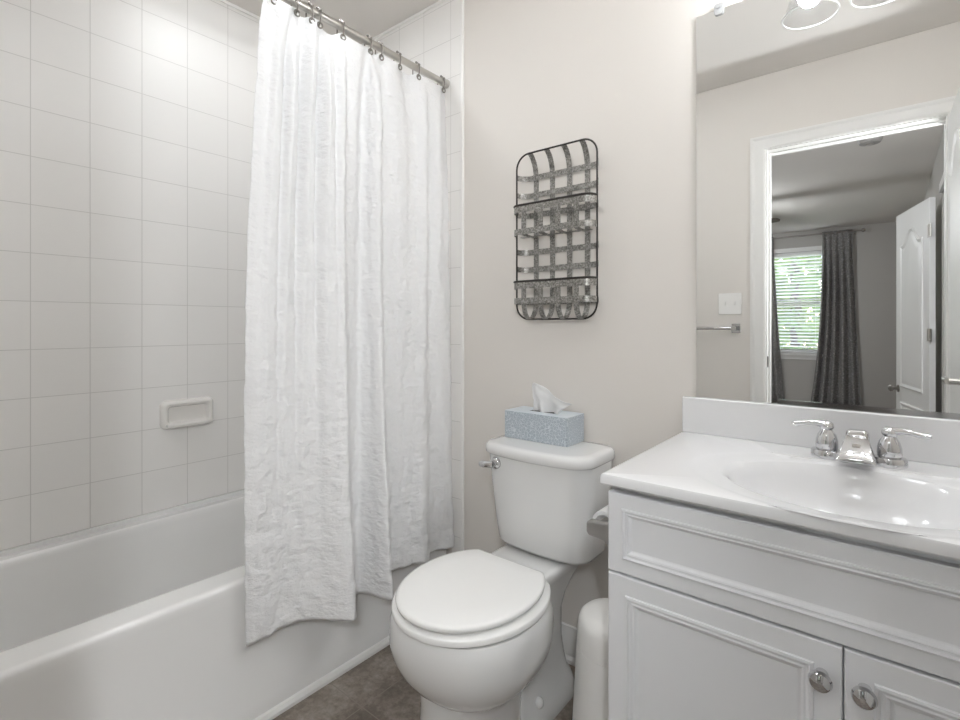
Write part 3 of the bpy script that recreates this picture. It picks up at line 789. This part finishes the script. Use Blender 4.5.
ti = obj('tissue', b, M['tissue'], tb, solid=.0006, angle=180)

# ------------------------------------------------------------------ trash can
b = BM()
tcx, tcy = -.566, 1.25
lathe(b, [(.105, 0), (.108, .005), (.106, .05), (.0945, .265), (.0935, .275)], (tcx, tcy, 0), n=48)
can = tag(obj('trash_can', b, M['can'], org=(tcx, tcy, 0), angle=40), 'small white plastic trash can with rounded lid beside the vanity', 'trash can')
b = BM(); lathe(b, [(.0930, .2755), (.0932, .278), (.0918, .318), (.0895, .338), (.084, .352), (.074, .3615), (.058, .368), (.03, .3712), (.001, .3718)], (tcx, tcy, 0), n=48)
obj('lid', b, M['can'], can, angle=60)

# ------------------------------------------------------------------ vanity cabinet
VX0, VX1, VY, VZ = -.452, .338, .975, .790
van = thing('vanity_cabinet', 'white bathroom vanity cabinet with two panelled doors under the sink top', 'vanity cabinet', (-.057, 1.24, 0))
b = BM()
FY = VY+.018      # face-frame plane; doors stand proud of it
box(b, VX0, VX0+.016, FY, YB-.001, 0, VZ); box(b, VX1-.016, VX1, FY, YB-.001, 0, VZ)
box(b, VX0+.016, VX1-.016, FY, YB-.001, .09, .106); box(b, VX0+.016, VX1-.016, YB-.012, YB-.001, .106, VZ)
box(b, VX0+.016, VX1-.016, FY, FY+.018, .60, .63); box(b, VX0+.016, VX1-.016, FY, FY+.018, .765, VZ)
box(b, VX0+.016, VX0+.05, FY, FY+.018, .106, .60); box(b, VX1-.05, VX1-.016, FY, FY+.018, .106, .60); box(b, -.075, -.039, FY, FY+.018, .106, .60)
box(b, VX0+.016, VX1-.016, FY+.06, FY+.075, 0, .09)
obj('carcass', b, M['cab'], van, smooth=False)
pp = [(0, .018), (0, .002), (.002, 0), (.040, 0), (.0415, -.003), (.046, -.004), (.049, .0005), (.053, .001), (.056, -.0005), (.060, .001), (.064, .006), (.067, .0075)]
b = BM(); panel_ring(b, VX0, VX1, .616, .777, VY, [(i*.72 if i > .03 else i, d) for i, d in pp]); obj('false_drawer_front', b, M['cab'], van, smooth=False, angle=20)
for x0, x1, kx in ((VX0, -.0585, -.085), (-.0555, VX1, -.030)):
    b = BM(); panel_ring(b, x0, x1, .095, .611, VY, [(i*.92 if i > .03 else i, d) for i, d in pp]); dr = obj('door', b, M['cab'], van, smooth=False)
    b = BM(); lathe(b, [(.009, 0), (.007, .004), (.0055, .012), (.010, .017), (.0155, .020), (.0165, .024), (.014, .029), (.008, .032), (.001, .033)], (kx, VY, .560), (0, -1, 0), 28)
    obj('knob', b, M['chrome'], dr)

# countertop with moulded oval basin
cx0, cx1, cy0, cy1, cz = -.462, .350, .960, YB-.0005, .816
BCX, BCY, BRX, BRY = -.057, 1.188, .218, .172
angs = sorted([math.atan2(dy*1.0, dx*1.0) for dx, dy in ((cx0-BCX, cy0-BCY), (cx1-BCX, cy0-BCY), (cx1-BCX, cy1-BCY), (cx0-BCX, cy1-BCY))]+[-PI+2*PI*(i+.5)/92 for i in range(92)])
def rectp(a, ins, z):
    c, s = math.cos(a), math.sin(a)
    tx = ((cx1-BCX) if c > 0 else (cx0-BCX))/c if abs(c) > 1e-9 else 1e9
    ty = ((cy1-BCY) if s > 0 else (cy0-BCY))/s if abs(s) > 1e-9 else 1e9
    t = min(tx, ty); x, y = BCX+c*t, BCY+s*t
    return (min(max(x, cx0+ins), cx1-ins), min(max(y, cy0+ins), cy1), z)
def ep(a, k, kz, ry=None):
    c, s = math.cos(a), math.sin(a); rx, r2 = k*BRX, k*(ry or BRY)
    t = 1/math.sqrt((c/rx)**2+(s/r2)**2); return (BCX+c*t, BCY+s*t, kz)
def ept(k, z):
    return [ep(a, k, z) for a in angs]
b = BM()
def outer_dish(k, z): return [(BCX+(p[0]-BCX)*1.0, p[1], p[2]) for p in [(lambda q: (q[0], min(q[1], cy1-.05), q[2]))(ep(a, k, z)) for a in angs]]
rings = [[rectp(a, .018, cz-.024) for a in angs], [rectp(a, .004, cz-.024) for a in angs], [rectp(a, 0, cz-.020) for a in angs], [rectp(a, 0, cz-.006) for a in angs], [rectp(a, .0025, cz-.0015) for a in angs], [rectp(a, .007, cz) for a in angs],
         [(x, min(y, 1.3735), z) for x, y, z in ept(1.36, cz)], [(x, min(y, 1.3725), z) for x, y, z in ept(1.30, cz-.0015)], [(x, min(y, 1.3715), z) for x, y, z in ept(1.22, cz-.004)], ept(1.06, cz-.005), ept(1.01, cz-.0075), ept(.97, cz-.016), ept(.93, cz-.032), ept(.86, cz-.062), ept(.74, cz-.094), ept(.56, cz-.118), ept(.34, cz-.131), ept(.11, cz-.137)]
loft(b, rings, False, True)
top = tag(obj('sink_countertop', b, M['marble'], angle=32), 'glossy white sink top with moulded oval basin on the vanity cabinet', 'sink top')
b = BM(); box(b, cx0+.001, cx1-.001, YB-.020, YB-.001, cz-.001, .916); obj('backsplash', b, M['marble'], top, smooth=True, bevel=.004, seg=3)
b = BM(); lathe(b, [(.021, 0), (.022, .002), (.017, .003), (.015, .001)], (BCX, BCY, cz-.137), n=28); obj('drain', b, M['chrome'], top)

# faucet
cz = .816; FX, FYc = -.057, 1.408
fau = thing('faucet', 'chrome two-handle faucet with short spout at the back of the sink', 'faucet', (FX, FYc, cz))
b = BM()
# spout: broad wedge falling toward the bowl
def sp(y, hw, z0, z1):
    return [(FX-hw, y, z0), (FX+hw, y, z0), (FX+hw, y, z0+(z1-z0)*.5), (FX+hw*.82, y, z1), (FX+hw*.3, y, z1+.001), (FX-hw*.3, y, z1+.001), (FX-hw*.82, y, z1), (FX-hw, y, z0+(z1-z0)*.5)]
loft(b, [sp(FYc+.022, .020, cz, cz+.046), sp(FYc+.010, .022, cz, cz+.058), sp(FYc-.006, .025, cz, cz+.056), sp(FYc-.03, .029, cz+.004, cz+.047), sp(FYc-.06, .033, cz+.017, cz+.034), sp(FYc-.078, .0355, cz+.012, cz+.022), sp(FYc-.082, .035, cz+.011, cz+.016)])
spo = obj('spout', b, M['chrome'], fau, bevel=.002, angle=50)
b = BM(); loft(b, [rrect(FX-.0075, FX+.0075, -.005, .005, 0, .002, 3), rrect(FX-.0075, FX+.0075, -.005, .005, .0015, .002, 3)])
bmesh.ops.rotate(b, verts=b.verts[:], cent=(FX, 0, 0), matrix=Matrix.Rotation(R(25), 3, 'X')); bmesh.ops.translate(b, verts=b.verts[:], vec=(0, FYc-.045, cz+.0415)); obj('badge', b, M['dknickel'], spo)
b = BM(); loft(b, [rrect(FX-.0225, FX+.0225, FYc-.008, FYc+.026, cz+.044, .008, 5), rrect(FX-.021, FX+.021, FYc-.004, FYc+.025, cz+.062, .008, 5), rrect(FX-.016, FX+.016, FYc+.001, FYc+.021, cz+.067, .006, 5)]); obj('lift_knob', b, M['chrome'], fau)
for s in (-1, 1):
    hx = FX+s*.056
    b = BM(); lathe(b, [(.0315, .0003), (.032, .004), (.0305, .014), (.0285, .018), (.0215, .020), (.0225, .026), (.0215, .040), (.018, .052), (.013, .060), (.0105, .064)], (hx, FYc, cz), n=32)
    hd = obj('handle_body', b, M['chrome'], fau, angle=40)
    b = BM(); sphere(b, (hx, FYc, cz+.071), .0145, (1, 1, .85), 20)
    tube(b, [(hx+s*.004, FYc, cz+.074), (hx+s*.022, FYc-.006, cz+.077), (hx+s*.038, FYc-.012, cz+.076), (hx+s*.055, FYc-.017, cz+.073), (hx+s*.067, FYc-.021, cz+.0735)], [.009, .0068, .0056, .0062, .004], 12)
    obj('lever', b, M['chrome'], hd)

# toilet paper holder on the vanity side
tp = thing('toilet_paper_holder', 'satin nickel toilet paper holder on the vanity side panel', 'toilet paper holder', (VX0, 1.07, .66)); M['steel'] = P('brushed_steel', (0.40, 0.39, 0.38), 0.36, 1.0)
TZ = .682
for y in (1.000, 1.140):
    b = BM()
    loft(b, [[(x, p[0], p[1]) for p in rrect(y-hy, y+hy, TZ-hz, TZ+hz, 0, .005, 4)] for x, hy, hz in ((VX0, .016, .026), (VX0-.006, .015, .024), (VX0-.018, .011, .019), (VX0-.052, .010, .016), (VX0-.058, .007, .012))])
    obj('post', b, M['steel'], tp, angle=40)
b = BM(); tube(b, [(VX0-.040, 1.005, TZ), (VX0-.040, 1.135, TZ)], .008, 14); obj('roller', b, M['nickel'], tp)
b = BM()
lathe(b, [(.020, 0), (.0275, .0005), (.028, .004), (.028, .098), (.0275, .1015), (.020, .102), (.019, .10), (.019, .002)], (VX0-.031, 1.019, .687), (0, 1, 0), 40, False)
tag(obj('toilet_paper_roll', b, M['tissue'], org=(VX0-.05, 1.07, .63)), 'white toilet paper roll on the holder beside the vanity', 'toilet paper')

# ------------------------------------------------------------------ mirror
b = BM(); box(b, -.425, XR-.004, YB-.007, YB-.001, 0.9165, 1.990)
mr = tag(obj('wall_mirror', b, M['mirror'], smooth=False), 'large frameless wall mirror above the sink backsplash', 'mirror')
b = BM(); box(b, -.225, XR-.004, YB-.0095, YB-.0072, .9165, .929); obj('bottom_channel', b, M['chrome'], mr, smooth=False)
b = BM(); loft(b, [[(p[0], y, p[1]) for p in rrect(-.377, -.353, 1.974, 2.004, 0, .006, 4)] for y in (YB-.0005, YB-.012)])
lathe(b, [(.006, 0), (.006, .003)], (-.365, YB-.012, 1.996), (0, -1, 0), 12); obj('mirror_clip', b, M['clip'], mr)

# vanity light above the mirror
vl = thing('vanity_light', 'three-lamp vanity light with flared glass shades above the mirror', 'vanity light', (-.015, YB, 2.12))
b = BM(); loft(b, [[(p[0], y, p[1]) for p in rrect(-.25, .22, 2.171, 2.261, 0, .02, 6)] for y in (YB, YB-.022)]); obj('back_plate', b, M['chrome'], vl, bevel=.004)
for x in (-.168, -.015, .138):
    ly = YB-.135
    b = BM(); tube(b, [(x, YB-.02, 2.216), (x, ly+.04, 2.221), (x, ly+.01, 2.211), (x, ly, 2.186), (x, ly, 2.156)], .008, 12); lathe(b, [(.012, .04), (.024, .03), (.026, 0)], (x, ly, 2.121)); ar = obj('arm', b, M['chrome'], vl)
    b = BM(); n = 60; prof = [(.027, 2.131), (.030, 2.106), (.036, 2.066), (.042, 2.026), (.050, 1.991), (.060, 1.966), (.064, 1.958)]
    loft(b, [[(x+(r*(1+.012*math.cos(20*2*PI*i/n)))*math.cos(2*PI*i/n), ly+(r*(1+.012*math.cos(20*2*PI*i/n)))*math.sin(2*PI*i/n), z) for i in range(n)] for r, z in prof], False, False)
    obj('glass_shade', b, M['shade'], ar, solid=.003, angle=180)
    b = BM(); tube(b, [(x+.0645*math.cos(2*PI*i/40), ly+.0645*math.sin(2*PI*i/40), 1.958) for i in range(40)], .0022, 8, closed=True); obj('shade_rim', b, M['white'], ar)
    b = BM(); sphere(b, (x, ly, 2.015), .029, (1, 1, 1.15), 20); obj('bulb', b, M['bulb'], ar)

# unseen fill lights, added to even out the room light
cl_ = thing('ceiling_fill_light', 'added unseen fill light, a round opal dome over the bathroom floor near the doorway', 'fill light', (-.94, .70, ZT-.09))
b = BM(); lathe(b, [(.165, -.02), (.17, -.012), (.17, 0)], (-.94, .70, ZT), n=40); obj('rim', b, M['nickel'], cl_)
b = BM(); lathe(b, [(.001, -.09), (.06, -.085), (.11, -.068), (.145, -.042), (.158, -.018)], (-.94, .70, ZT), n=40, caps=False); obj('fill_diffuser', b, M['dome'], cl_, angle=90)
bl_ = thing('ceiling_fill_light', 'added unseen fill light, a round opal dome in the bedroom just outside the doorway', 'fill light', (-.16, -.58, ZT-.09))
b = BM(); lathe(b, [(.165, -.02), (.17, -.012), (.17, 0)], (-.16, -.58, ZT), n=40); obj('rim', b, M['nickel'], bl_)
b = BM(); lathe(b, [(.001, -.09), (.06, -.085), (.11, -.068), (.145, -.042), (.158, -.018)], (-.16, -.58, ZT), n=40, caps=False); obj('fill_diffuser', b, M['bed_fill'], bl_, angle=90)
gl = thing('wall_fill_light', 'added unseen fill light, an opal globe on the right wall between the mirror and the open bathroom door', 'wall lamp', (XR, .95, 2.12))
b = BM(); lathe(b, [(.05, 0), (.05, .012), (.02, .02), (.02, .03)], (XR, .95, 2.12), (-1, 0, 0)); obj('wall_plate', b, M['nickel'], gl)
b = BM(); sphere(b, (XR-.085, .95, 2.12), .062); obj('fill_globe', b, M['globe'], gl)
sc_ = thing('wall_fill_light', 'added unseen fill light, a small glass half-dome on the bedroom side wall beside the doorway', 'wall lamp', (BX1, -.31, 1.55))
b = BM(); loft(b, [[(x, p[0], p[1]) for p in rrect(-.355, -.265, 1.48, 1.64, 0, .02, 5)] for x in (BX1, BX1-.012)]); obj('wall_plate', b, M['nickel'], sc_)
b = BM(); lathe(b, [(.045, 0), (.044, .02), (.038, .035), (.025, .046), (.001, .05)], (BX1-.014, -.31, 1.56), (-1, 0, 0), 28); obj('fill_cover', b, M['sconce'], sc_, angle=90)
rl = thing('recessed_fill_light', 'added unseen fill light, a round lens in the ceiling over the tub', 'recessed lamp', (-1.60, .88, ZT-.012))
b = BM(); lathe(b, [(.070, -.008), (.085, -.010), (.095, -.006), (.096, 0), (.070, 0)], (-1.60, .88, ZT), n=40, caps=False); obj('trim_ring', b, M['white'], rl)
b = BM(); lathe(b, [(.070, -.005), (.070, -.001)], (-1.60, .88, ZT), n=40); obj('lens', b, M['tub_fill'], rl)

# towel bar and switch on the wall opposite the mirror
tw = thing('towel_bar', 'chrome towel bar on the front wall, seen in the mirror below the switch', 'towel bar', (-.95, YF, 1.08))
b = BM(); tube(b, [(-1.24, YF+.055, 1.102), (-.648, YF+.055, 1.102)], .009, 14); obj('bar', b, M['chrome'], tw)
for x in (-1.235, -.652):
    b = BM(); box(b, x-.022, x+.022, YF, YF+.008, 1.077, 1.127); box(b, x-.011, x+.011, YF+.008, YF+.068, 1.09, 1.114); obj('post', b, M['chrome'], tw, smooth=False, bevel=.002)
sw = thing('light_switch', 'white double light switch plate on the front wall seen in the mirror', 'light switch', (-.70, YF, 1.18))
b = BM(); box(b, -.740, -.624, YF, YF+.006, 1.178, 1.295); obj('plate', b, M['plate'], sw, smooth=True, bevel=.003)
for x in (-.705, -.659):
    b = BM(); box(b, x-.005, x+.005, YF+.005, YF+.016, 1.229, 1.250); obj('toggle', b, M['plate'], sw, smooth=False, bevel=.002)
